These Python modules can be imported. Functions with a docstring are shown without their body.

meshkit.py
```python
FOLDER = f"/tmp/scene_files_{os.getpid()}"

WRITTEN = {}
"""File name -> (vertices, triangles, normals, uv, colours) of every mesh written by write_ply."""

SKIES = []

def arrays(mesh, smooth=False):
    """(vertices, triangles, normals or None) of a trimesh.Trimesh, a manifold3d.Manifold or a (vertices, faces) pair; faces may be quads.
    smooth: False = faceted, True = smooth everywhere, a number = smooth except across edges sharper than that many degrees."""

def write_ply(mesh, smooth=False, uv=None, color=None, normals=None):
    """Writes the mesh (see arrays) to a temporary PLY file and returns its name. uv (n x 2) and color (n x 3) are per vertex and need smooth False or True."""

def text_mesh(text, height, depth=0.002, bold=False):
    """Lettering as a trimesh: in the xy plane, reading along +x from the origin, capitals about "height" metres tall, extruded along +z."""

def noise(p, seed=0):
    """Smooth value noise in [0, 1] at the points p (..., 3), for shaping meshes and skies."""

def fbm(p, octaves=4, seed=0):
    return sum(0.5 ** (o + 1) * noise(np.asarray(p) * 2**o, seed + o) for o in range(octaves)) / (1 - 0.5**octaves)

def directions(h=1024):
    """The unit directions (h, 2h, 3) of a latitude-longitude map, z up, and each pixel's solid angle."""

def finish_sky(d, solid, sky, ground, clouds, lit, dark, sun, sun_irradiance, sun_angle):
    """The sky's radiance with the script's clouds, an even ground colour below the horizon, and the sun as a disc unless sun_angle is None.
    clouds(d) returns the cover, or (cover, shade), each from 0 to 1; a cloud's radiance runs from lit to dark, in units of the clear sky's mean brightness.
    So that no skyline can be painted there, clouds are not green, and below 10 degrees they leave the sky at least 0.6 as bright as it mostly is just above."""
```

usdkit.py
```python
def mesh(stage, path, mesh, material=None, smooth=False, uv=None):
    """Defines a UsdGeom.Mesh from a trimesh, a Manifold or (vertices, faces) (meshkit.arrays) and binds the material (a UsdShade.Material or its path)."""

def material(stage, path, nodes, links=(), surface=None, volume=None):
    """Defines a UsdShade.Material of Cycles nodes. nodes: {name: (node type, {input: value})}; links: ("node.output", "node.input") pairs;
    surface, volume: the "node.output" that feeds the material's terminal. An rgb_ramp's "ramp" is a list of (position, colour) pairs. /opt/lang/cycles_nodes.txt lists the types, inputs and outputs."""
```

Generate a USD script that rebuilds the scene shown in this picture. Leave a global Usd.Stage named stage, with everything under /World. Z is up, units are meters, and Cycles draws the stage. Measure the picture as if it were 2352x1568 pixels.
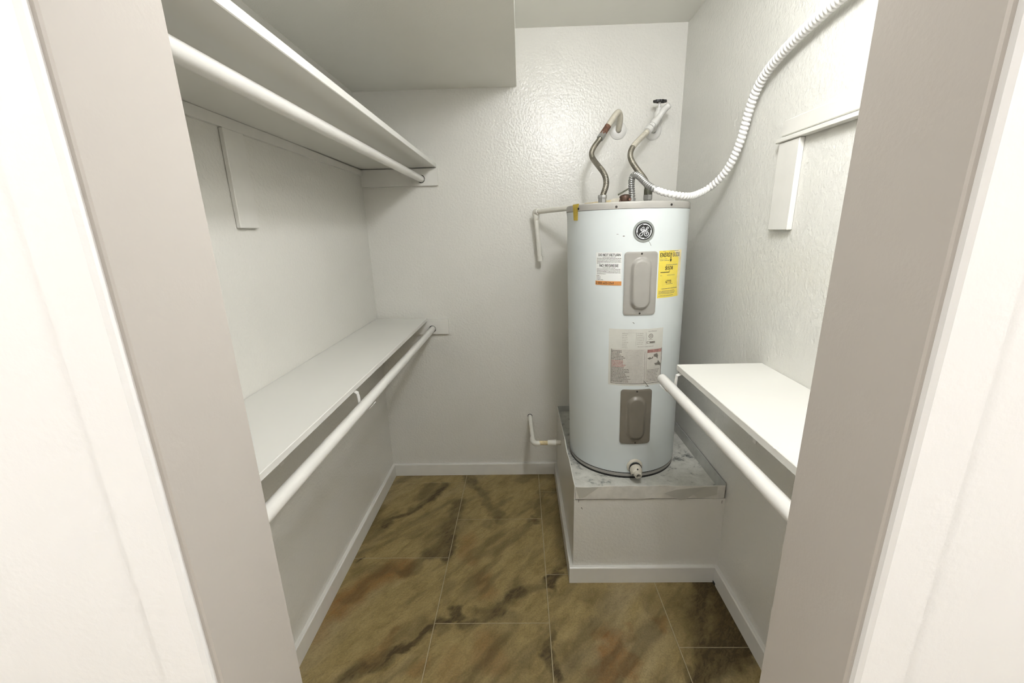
import math, random
import numpy as np, trimesh, shapely, manifold3d as m3
from shapely.geometry import Polygon, LineString, Point, box as sbox
from shapely.ops import unary_union
from scipy.interpolate import CubicSpline
import usdkit, meshkit
from pxr import Usd, UsdGeom, UsdLux, UsdShade, Gf, Sdf, Vt

random.seed(3); RNG = np.random.default_rng(3)
stage = Usd.Stage.CreateInMemory()
UsdGeom.SetStageUpAxis(stage, UsdGeom.Tokens.z); UsdGeom.SetStageMetersPerUnit(stage, 1.0)
UsdGeom.Xform.Define(stage, '/World'); UsdGeom.Scope.Define(stage, '/World/Looks')

# ---------------------------------------------------------------- camera and light
YAW, PITCH, ROLL, EYE = -0.0259, -0.2745, -0.0251, (0.0, 0.0, 1.5)
cam = UsdGeom.Camera.Define(stage, '/World/camera')
fw = np.array([math.sin(YAW)*math.cos(PITCH), math.cos(YAW)*math.cos(PITCH), math.sin(PITCH)])
rt = np.array([math.cos(YAW), -math.sin(YAW), 0.0]); up = np.cross(rt, fw)
rt, up = math.cos(ROLL)*rt + math.sin(ROLL)*up, -math.sin(ROLL)*rt + math.cos(ROLL)*up
M = Gf.Matrix4d(*rt, 0, *up, 0, *(-fw), 0, *EYE, 1)
cam.AddTransformOp().Set(M)
cam.CreateHorizontalApertureAttr(36.0); cam.CreateVerticalApertureAttr(24.0)
cam.CreateFocalLengthAttr(987.6*36/2352)
cam.CreateVerticalApertureOffsetAttr(24.86*36/2352)
cam.CreateClippingRangeAttr(Gf.Vec2f(0.02, 50))
EXPOSURE = 0.0
cam.CreateExposureAttr(EXPOSURE)
CLOSET_LIGHT, HALL_FILL = 80.0, 31.0           # radiance of the closet bulb and the two added hall fill lamps
CLOSET_TINT, HALL_FILL_TINT = (1.0, 1.015, 1.07), (1.0, 0.975, 0.965)
CLOSET_LAMP_AT, HALL_FILL_AT = (0.34, 0.74, 2.33), ((-1.2, -0.6, 2.28), (1.2, -0.6, 2.28))

# ---------------------------------------------------------------- room measures
XL, XR, D, HB, T = -0.8458, 0.8317, 2.4553, 0.0788, 0.013
ZC, ZS, PX, PY, PZ = 2.4541, 2.2023, 0.2043, 1.5722, 0.410
YF0, YF1 = 0.41, 0.55                            # hall face and closet face of the front wall
OPEN_L, OPEN_R, OPEN_H = -0.39, 0.387, 2.03

# ---------------------------------------------------------------- helpers
used = {}
def numbered(parent, name):
    k = used.get((parent, name), 0); used[(parent, name)] = k + 1
    return name if k == 0 else f'{name}_{k:03d}'
def path_of(p): return str(p.GetPath()) if p is not None else '/World'
def data(prim, label=None, cat=None, group=None, kind=None):
    for k, v in (('label', label), ('category', cat), ('group', group), ('kind', kind)):
        if v: prim.SetCustomDataByKey(k, v)
    return prim
def thing(name, label=None, cat=None, group=None, kind=None, loc=(0, 0, 0)):
    x = UsdGeom.Xform.Define(stage, '/World/' + numbered('/World', name))
    LOC[str(x.GetPath())] = np.array(loc, float)
    if any(loc): x.AddTranslateOp().Set(Gf.Vec3d(*loc))
    return data(x.GetPrim(), label, cat, group, kind)
LOC = {}
def part(parent, name, mesh, mat, smooth=False, label=None, kind=None, attrs=None):
    """one Mesh prim; world coordinates are moved into the thing's frame"""
    pp = path_of(parent)
    if isinstance(mesh, (list, tuple)) and not isinstance(mesh[0], np.ndarray):
        mesh = join(mesh)
    v, f, n = meshkit.arrays(mesh, False)
    root = '/'.join(pp.split('/')[:3])
    v = v - LOC.get(root, np.zeros(3))
    m = usdkit.mesh(stage, pp + '/' + numbered(pp, name), trimesh.Trimesh(v, f, process=False), mat, smooth=smooth)
    for k, a in (attrs or {}).items():
        UsdGeom.PrimvarsAPI(m).CreatePrimvar(k, Sdf.ValueTypeNames.Color3fArray, 'vertex').Set(Vt.Vec3fArray.FromNumpy(np.asarray(a, np.float32)))
    return data(m.GetPrim(), label=label, kind=kind)
def tm(x):
    if hasattr(x, 'to_mesh'):
        g = x.to_mesh(); return trimesh.Trimesh(g.vert_properties[:, :3], g.tri_verts, process=False)
    return x
def join(ms): return trimesh.util.concatenate([tm(x) for x in ms])
def cbox(lo, hi, c=0.0015):
    """box with chamfered edges"""
    lo, hi = np.minimum(lo, hi).astype(float), np.maximum(lo, hi).astype(float)
    c = min(c, 0.45*(hi-lo).min())
    P = []
    for s in np.ndindex(2, 2, 2):
        p = np.where(np.array(s) == 1, hi, lo); d = np.where(np.array(s) == 1, -c, c)
        for k in range(3):
            q = p + d; q[k] = p[k]; P.append(q)
    return tm(m3.Manifold.hull_points(np.array(P)))
def pbox(lo, hi): return trimesh.creation.box(bounds=np.array([np.minimum(lo, hi), np.maximum(lo, hi)], float))
def spline(pts, n=80):
    p = np.array(pts, float); s = np.r_[0, np.cumsum(np.linalg.norm(np.diff(p, axis=0), axis=1))]
    q = CubicSpline(s, p)(np.linspace(0, s[-1], 600))
    s = np.r_[0, np.cumsum(np.linalg.norm(np.diff(q, axis=0), axis=1))]
    t = np.linspace(0, s[-1], n)
    return np.stack([np.interp(t, s, q[:, k]) for k in range(3)], 1), t
def tube(p, r, seg=20, cap=True):
    """circle swept along p; r a number or one radius per point"""
    p = np.asarray(p, float); n = len(p); r = np.broadcast_to(r, n)
    t = np.gradient(p, axis=0); t /= np.linalg.norm(t, axis=1, keepdims=True)
    u = np.cross(t[0], [0.31, 0.17, 0.93]); u /= np.linalg.norm(u)
    a = np.arange(seg)*2*np.pi/seg; V = []
    for k in range(n):
        u = u - t[k]*(u@t[k]); u /= np.linalg.norm(u); w = np.cross(t[k], u)
        V.append(p[k] + r[k]*(np.cos(a)[:, None]*u + np.sin(a)[:, None]*w))
    V = np.vstack(V); F = []
    for k in range(n-1):
        for j in range(seg):
            q = (j+1) % seg; A, B = k*seg, (k+1)*seg
            F += [(A+j, A+q, B+q), (A+j, B+q, B+j)]
    if cap:
        V = np.vstack([V, p[0], p[-1]]); c0, c1 = len(V)-2, len(V)-1
        for j in range(seg):
            q = (j+1) % seg
            F += [(c0, q, j), (c1, (n-1)*seg+j, (n-1)*seg+q)]
    return trimesh.Trimesh(V, F, process=False)
def lathe(profile, origin, axis, seg=32):
    """profile [(along, radius)] turned about the axis from origin"""
    axis = np.array(axis, float); axis /= np.linalg.norm(axis)
    pr = np.array(profile, float)
    u = np.cross(axis, [0.2, 0.95, 0.1] if abs(axis[1]) < .9 else [1, 0, 0]); u /= np.linalg.norm(u); w = np.cross(axis, u)
    a = np.arange(seg)*2*np.pi/seg; V, F = [], []
    for h, r in pr: V.append(np.array(origin) + axis*h + max(r, 1e-5)*(np.cos(a)[:, None]*u + np.sin(a)[:, None]*w))
    V = np.vstack(V)
    for k in range(len(pr)-1):
        for j in range(seg):
            q = (j+1) % seg; A, B = k*seg, (k+1)*seg
            F += [(A+j, A+q, B+q), (A+j, B+q, B+j)]
    return trimesh.Trimesh(V, F, process=False)
def ribbed(pts, r, pitch, depth, spiral=True, seg=22, per=7, smooth_part=None, flat=0.0):
    """corrugated hose along a curve; smooth_part = (t0, t1) without ribs"""
    q, s = spline(pts, 10); L = s[-1]; n = max(20, int(L/pitch*per)); q, s = spline(pts, n)
    ph = 2*np.pi*s/pitch
    amp = np.ones(n)
    if smooth_part: amp = np.where((s/L > smooth_part[0]) & (s/L < smooth_part[1]), 0.0, 1.0)
    p = q; t = np.gradient(p, axis=0); t /= np.linalg.norm(t, axis=1, keepdims=True)
    u = np.cross(t[0], [0.31, 0.17, 0.93]); u /= np.linalg.norm(u)
    a = np.arange(seg)*2*np.pi/seg; V, F = [], []
    for k in range(n):
        u = u - t[k]*(u@t[k]); u /= np.linalg.norm(u); w = np.cross(t[k], u)
        wv = np.abs(np.cos((ph[k] + (a if spiral else 0*a))/2))**0.5
        rr = (np.interp(s[k]/L, np.linspace(0, 1, len(r)), r) if np.ndim(r) else r) - depth*amp[k]*(1-wv)
        V.append(p[k] + rr[:, None]*(np.cos(a)[:, None]*u + np.sin(a)[:, None]*w))
    V = np.vstack(V)
    for k in range(n-1):
        for j in range(seg):
            z = (j+1) % seg; A, B = k*seg, (k+1)*seg
            F += [(A+j, A+z, B+z), (A+j, B+z, B+j)]
    return trimesh.Trimesh(V, F, process=False)
def extrude(poly, h): 
    gs = getattr(poly, 'geoms', [poly])
    return join([trimesh.creation.extrude_polygon(g, h, engine='earcut') for g in gs if g.area > 1e-10])
def prism_y(xz, y0, y1):
    m = extrude(Polygon(xz), y1-y0); v = m.vertices
    return trimesh.Trimesh(np.c_[v[:, 0], y0 + v[:, 2], v[:, 1]], m.faces[:, ::-1], process=False)
def prism_x(yz, x0, x1):
    m = extrude(Polygon(yz), x1-x0); v = m.vertices
    return trimesh.Trimesh(np.c_[x0 + v[:, 2], v[:, 0], v[:, 1]], m.faces, process=False)

# ---------------------------------------------------------------- materials
def look(name): return '/World/Looks/' + name
def paint(name, col, rough=0.45, bump=0.0, scale=120.0, spec=0.5, detail=2.0, var=0.03, vscale=3.0, dist=0.002, metallic=0.0, coat=0.0):
    nodes = {'g': ('geometry', {}), 'n2': ('noise_texture', {'scale': vscale, 'detail': 4.0, 'roughness': 0.6}),
             'r': ('rgb_ramp', {'ramp': [(0.3, tuple(np.array(col)*(1-var))), (0.7, tuple(np.minimum(np.array(col)*(1+var), .95)))]}),
             'p': ('principled_bsdf', {'roughness': rough, 'specular_ior_level': spec, 'metallic': metallic, 'coat_weight': coat})}
    links = [('g.position', 'n2.vector'), ('n2.fac', 'r.fac'), ('r.color', 'p.base_color')]
    if bump:
        nodes['n1'] = ('noise_texture', {'scale': scale, 'detail': detail, 'roughness': 0.5})
        nodes['b'] = ('bump', {'strength': bump, 'distance': dist})
        links += [('g.position', 'n1.vector'), ('n1.fac', 'b.height'), ('b.normal', 'p.normal')]
    return usdkit.material(stage, look(name), nodes, links, surface='p.BSDF')
WALL = paint('wall_paint', (.735, .720, .660), .26, .8, 95, var=.015, dist=.0022)
WALL_R = paint('right_wall_paint', (.725, .715, .66), .30, .9, 80, var=.015, dist=.0026)
CEIL = paint('ceiling_paint', (.90, .89, .82), .6, .4, 150, var=.015, dist=.0014)
JAMB_SHADED = paint('jamb_paint_shaded', (.52, .485, .44), .4, .12, 160, var=.01)  # darker copy of the casing paint; the jamb's shade is in the colour
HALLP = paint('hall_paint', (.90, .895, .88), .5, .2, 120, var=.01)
TRIM = paint('trim_paint', (.75, .735, .68), .26, .06, 60, var=.03, vscale=12)
SHELF = paint('shelf_white', (.74, .73, .675), .36, .05, 40, var=.012)
ROD = paint('rod_white', (.77, .755, .705), .3, .05, 50, var=.02, vscale=10)
STEEL_W = paint('white_steel', (.80, .785, .74), .32, 0, var=.03, vscale=30)
ENAMEL = paint('heater_enamel', (.70, .745, .735), .28, .08, 14, var=.02, vscale=5, dist=.003)
CAPGREY = paint('cap_grey', (.39, .375, .34), .4, .05, 60, var=.05, vscale=14)
COVER = paint('cover_grey', (.36, .345, .31), .36, .08, 90, var=.03, vscale=20)
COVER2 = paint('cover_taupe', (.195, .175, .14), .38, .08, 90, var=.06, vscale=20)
BADGE = paint('badge_grey', (.34, .36, .34), .35, 0, metallic=.5)
BLACK = paint('black_plastic_and_shade', (.016, .016, .015), .45, 0)
INK = paint('ink_black', (.025, .023, .02), .6, 0)
INKG = paint('ink_faded', (.42, .40, .36), .6, 0, var=.25, vscale=120)
INKM = paint('ink_grey', (.18, .165, .14), .6, 0, var=.3, vscale=150)
INKR = paint('ink_red', (.36, .19, .165), .6, 0, var=.3, vscale=90)
INKW = paint('badge_white', (.80, .82, .80), .4, 0)
LABELW = paint('label_white', (.80, .81, .78), .45, 0, var=.01)
LABELC = paint('label_cream', (.63, .625, .565), .45, 0, var=.05, vscale=16)
LABELP = paint('label_panel', (.57, .545, .49), .45, 0, var=.08, vscale=25)
ORANGE = paint('label_orange', (.62, .27, .08), .5, 0, var=.12, vscale=40)
YELLOW = paint('label_yellow', (.83, .67, .10), .42, 0, var=.06, vscale=22)
YELLOWF = paint('label_faded_yellow', (.80, .70, .42), .45, 0, var=.08, vscale=40)
TAPEY = paint('tape_yellow', (.55, .40, .05), .35, 0, var=.2, vscale=60)
PVC = paint('pvc_white', (.78, .76, .68), .35, 0, var=.04, vscale=18)
PVCY = paint('pvc_yellowed', (.66, .55, .32), .4, 0, var=.3, vscale=35)
PLASTIC = paint('valve_plastic', (.62, .58, .48), .4, 0, var=.06, vscale=40)
STAIN = paint('stainless', (.50, .46, .39), .30, 0, metallic=.9, var=.15, vscale=25)
STAIN2 = paint('tarnished_hose', (.27, .25, .205), .34, 0, metallic=.85, var=.3, vscale=18)
GALV = paint('galvanised', (.40, .40, .385), .34, 0, metallic=.75, var=.12, vscale=50)
DARKMET = paint('corroded_metal', (.10, .10, .07), .5, .2, 200, metallic=.4, var=.5, vscale=50)
BRASS = paint('dark_brass', (.085, .05, .035), .42, .1, 200, metallic=.5, var=.3, vscale=50)
COPPER = paint('rusty_copper', (.17, .085, .055), .55, .2, 300, metallic=.2, var=.6, vscale=90)
PIPEW = paint('painted_pipe', (.80, .79, .75), .32, .1, 130, var=.03, vscale=30)
PIPEC = paint('painted_pipe_cream', (.62, .58, .48), .4, .1, 130, var=.08, vscale=40)
CONDW = paint('conduit_white', (.84, .83, .80), .33, 0, var=.02)
GROUT = paint('grout', (.40, .335, .21), .85, .3, 300, var=.15, vscale=30)
SCREW = paint('screw_dark', (.05, .045, .04), .4, 0, metallic=.6)
LAMPW = paint('lamp_white', (.85, .85, .83), .4, 0)
HOLE = paint('bore_dark', (.03, .028, .025), .8, 0)

# dusty pan: pale residue over dark grime
usdkit.material(stage, look('dusty_pan'), {
    'g': ('geometry', {}), 'n': ('noise_texture', {'scale': 13.0, 'detail': 9.0, 'roughness': .72, 'distortion': .3}),
    'r': ('rgb_ramp', {'ramp': [(.30, (.05, .052, .045)), (.385, (.26, .265, .24)), (.45, (.54, .535, .48)), (.7, (.72, .71, .65))]}),
    'b': ('bump', {'strength': .7, 'distance': .004}), 'p': ('principled_bsdf', {'roughness': .6})},
    [('g.position', 'n.vector'), ('n.fac', 'r.fac'), ('r.color', 'p.base_color'), ('n.fac', 'b.height'), ('b.normal', 'p.normal')], surface='p.BSDF')
PAN = look('dusty_pan')
PANLIP = paint('pan_sheet', (.50, .50, .46), .42, .1, 40, var=.12, vscale=12, metallic=.1)
LIPTAPE = paint('pan_edge_paint', (.66, .64, .58), .34, .25, 40, var=.14, vscale=14)
# clear tape: thin, slightly milky film
usdkit.material(stage, look('clear_tape'), {'t': ('transparent_bsdf', {'color': (.93, .93, .9)}), 'p': ('principled_bsdf', {'base_color': (.80, .785, .73), 'roughness': .22}),
    'm': ('mix_closure', {'fac': .4})}, [('t.BSDF', 'm.closure1'), ('p.BSDF', 'm.closure2')], surface='m.closure')
TAPE = look('clear_tape')

# slate-look tile: "tint" carries the tile's print: r = dark vein and some painted shelf shade, g = rust, b = pale
usdkit.material(stage, look('slate_tile'), {
    'a': ('attribute', {'attribute': 'tint'}), 'sc': ('separate_color', {}), 'g': ('geometry', {}), 'oi': ('object_info', {}),
    'mp': ('mapping', {'mapping_type': 'texture', 'scale': (.045, .11, 1.0), 'rotation': (0, 0, -.64)}),
    'n': ('noise_texture', {'scale': 1.0, 'detail': 7.0, 'roughness': .62, 'distortion': .4}),
    'nf': ('noise_texture', {'scale': 140.0, 'detail': 3.0, 'roughness': .6}),
    'mq': ('mapping', {'mapping_type': 'texture', 'scale': (.012, .034, .02), 'rotation': (0, 0, -.72)}), 'nq': ('noise_texture', {'scale': 1.0, 'detail': 5.0, 'roughness': .65, 'distortion': .8}),
    'vq': ('map_range', {'from_min': .36, 'from_max': .60, 'to_min': .72, 'to_max': 1.12}), 'vm': ('math', {'math_type': 'multiply', 'use_clamp': True}), 'vr': ('math', {'math_type': 'multiply', 'use_clamp': True}),
    'fq': ('rgb_ramp', {'ramp': [(.30, (.80, .79, .76)), (.5, (1, 1, 1)), (.7, (1.1, 1.1, 1.1))]}), 'm5': ('mix', {'mix_type': 'multiply', 'fac': 1.0}),
    'base': ('rgb_ramp', {'ramp': [(.27, (.205, .146, .050)), (.5, (.306, .228, .091)), (.73, (.375, .286, .124))]}),
    'm1': ('mix', {'mix_type': 'mix', 'color2': (.225, .112, .032)}), 'm2': ('mix', {'mix_type': 'mix', 'color2': (.062, .041, .014)}),
    'm3': ('mix', {'mix_type': 'mix', 'color2': (.38, .31, .18)}),
    'fine': ('rgb_ramp', {'ramp': [(.3, (.84, .84, .84)), (.7, (1.12, 1.12, 1.12))]}), 'm4': ('mix', {'mix_type': 'multiply', 'fac': 1.0}),
    'add': ('math', {'math_type': 'add'}), 'b': ('bump', {'strength': .55, 'distance': .004}),
    'p': ('principled_bsdf', {'roughness': .5, 'specular_ior_level': .35})},
    [('a.color', 'sc.color'), ('g.position', 'mp.vector'), ('mp.vector', 'n.vector'), ('g.position', 'nf.vector'), ('n.fac', 'base.fac'),
     ('base.color', 'm3.color1'), ('sc.b', 'm3.fac'), ('m3.color', 'm1.color1'), ('sc.g', 'vr.value1'), ('vq.result', 'vr.value2'), ('vr.value', 'm1.fac'), ('g.position', 'mq.vector'), ('mq.vector', 'nq.vector'), ('nq.fac', 'vq.value'), ('m1.color', 'm2.color1'), ('sc.r', 'vm.value1'), ('vq.result', 'vm.value2'), ('vm.value', 'm2.fac'),
     ('nf.fac', 'fine.fac'), ('m2.color', 'm4.color1'), ('fine.color', 'm4.color2'), ('m4.color', 'm5.color1'), ('nq.fac', 'fq.fac'), ('fq.color', 'm5.color2'), ('m5.color', 'p.base_color'),
     ('nq.fac', 'add.value1'), ('nf.fac', 'add.value2'), ('add.value', 'b.height'), ('b.normal', 'p.normal')], surface='p.BSDF')
TILE = look('slate_tile')

# ================================================================ STRUCTURE
W = .10
def struct(name, mesh, mat, smooth=False): 
    return data(part(None, name, mesh, mat, smooth), kind='structure')
struct('wall_left', pbox((XL-W, YF1, -.05), (XL, D+W, ZC+.1)), WALL)
struct('wall_right', pbox((XR, YF1, -.05), (XR+W, D+W, ZC+.1)), WALL_R)
struct('wall_back', pbox((XL, D, -.05), (XR, D+W, ZC+.1)), WALL)
wf = thing('wall_front', kind='structure')
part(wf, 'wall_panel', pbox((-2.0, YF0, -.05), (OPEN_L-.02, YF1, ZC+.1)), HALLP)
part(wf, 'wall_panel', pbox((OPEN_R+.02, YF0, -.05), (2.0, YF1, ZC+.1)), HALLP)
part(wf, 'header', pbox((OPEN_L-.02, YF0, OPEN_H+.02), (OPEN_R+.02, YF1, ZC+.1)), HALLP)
cl = thing('ceiling', kind='structure')
part(cl, 'ceiling_panel', pbox((XL, YF1, ZC), (XR, D, ZC+.1)), CEIL)
part(cl, 'soffit', prism_y([(XL, ZS), (-.008, ZS), (-.008, ZC), (XL, ZC)], YF1, D), CEIL)
# the hall the photograph is taken from
struct('wall_hall_left', pbox((-2.1, -1.6, -.05), (-2.0, YF0, ZC+.1)), HALLP)
struct('wall_hall_right', pbox((2.0, -1.6, -.05), (2.1, YF0, ZC+.1)), HALLP)
struct('wall_hall_back', pbox((-2.1, -1.7, -.05), (2.1, -1.6, ZC+.1)), HALLP)
struct('ceiling_hall', pbox((-2.0, -1.6, ZC), (2.0, YF0, ZC+.1)), HALLP)

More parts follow.
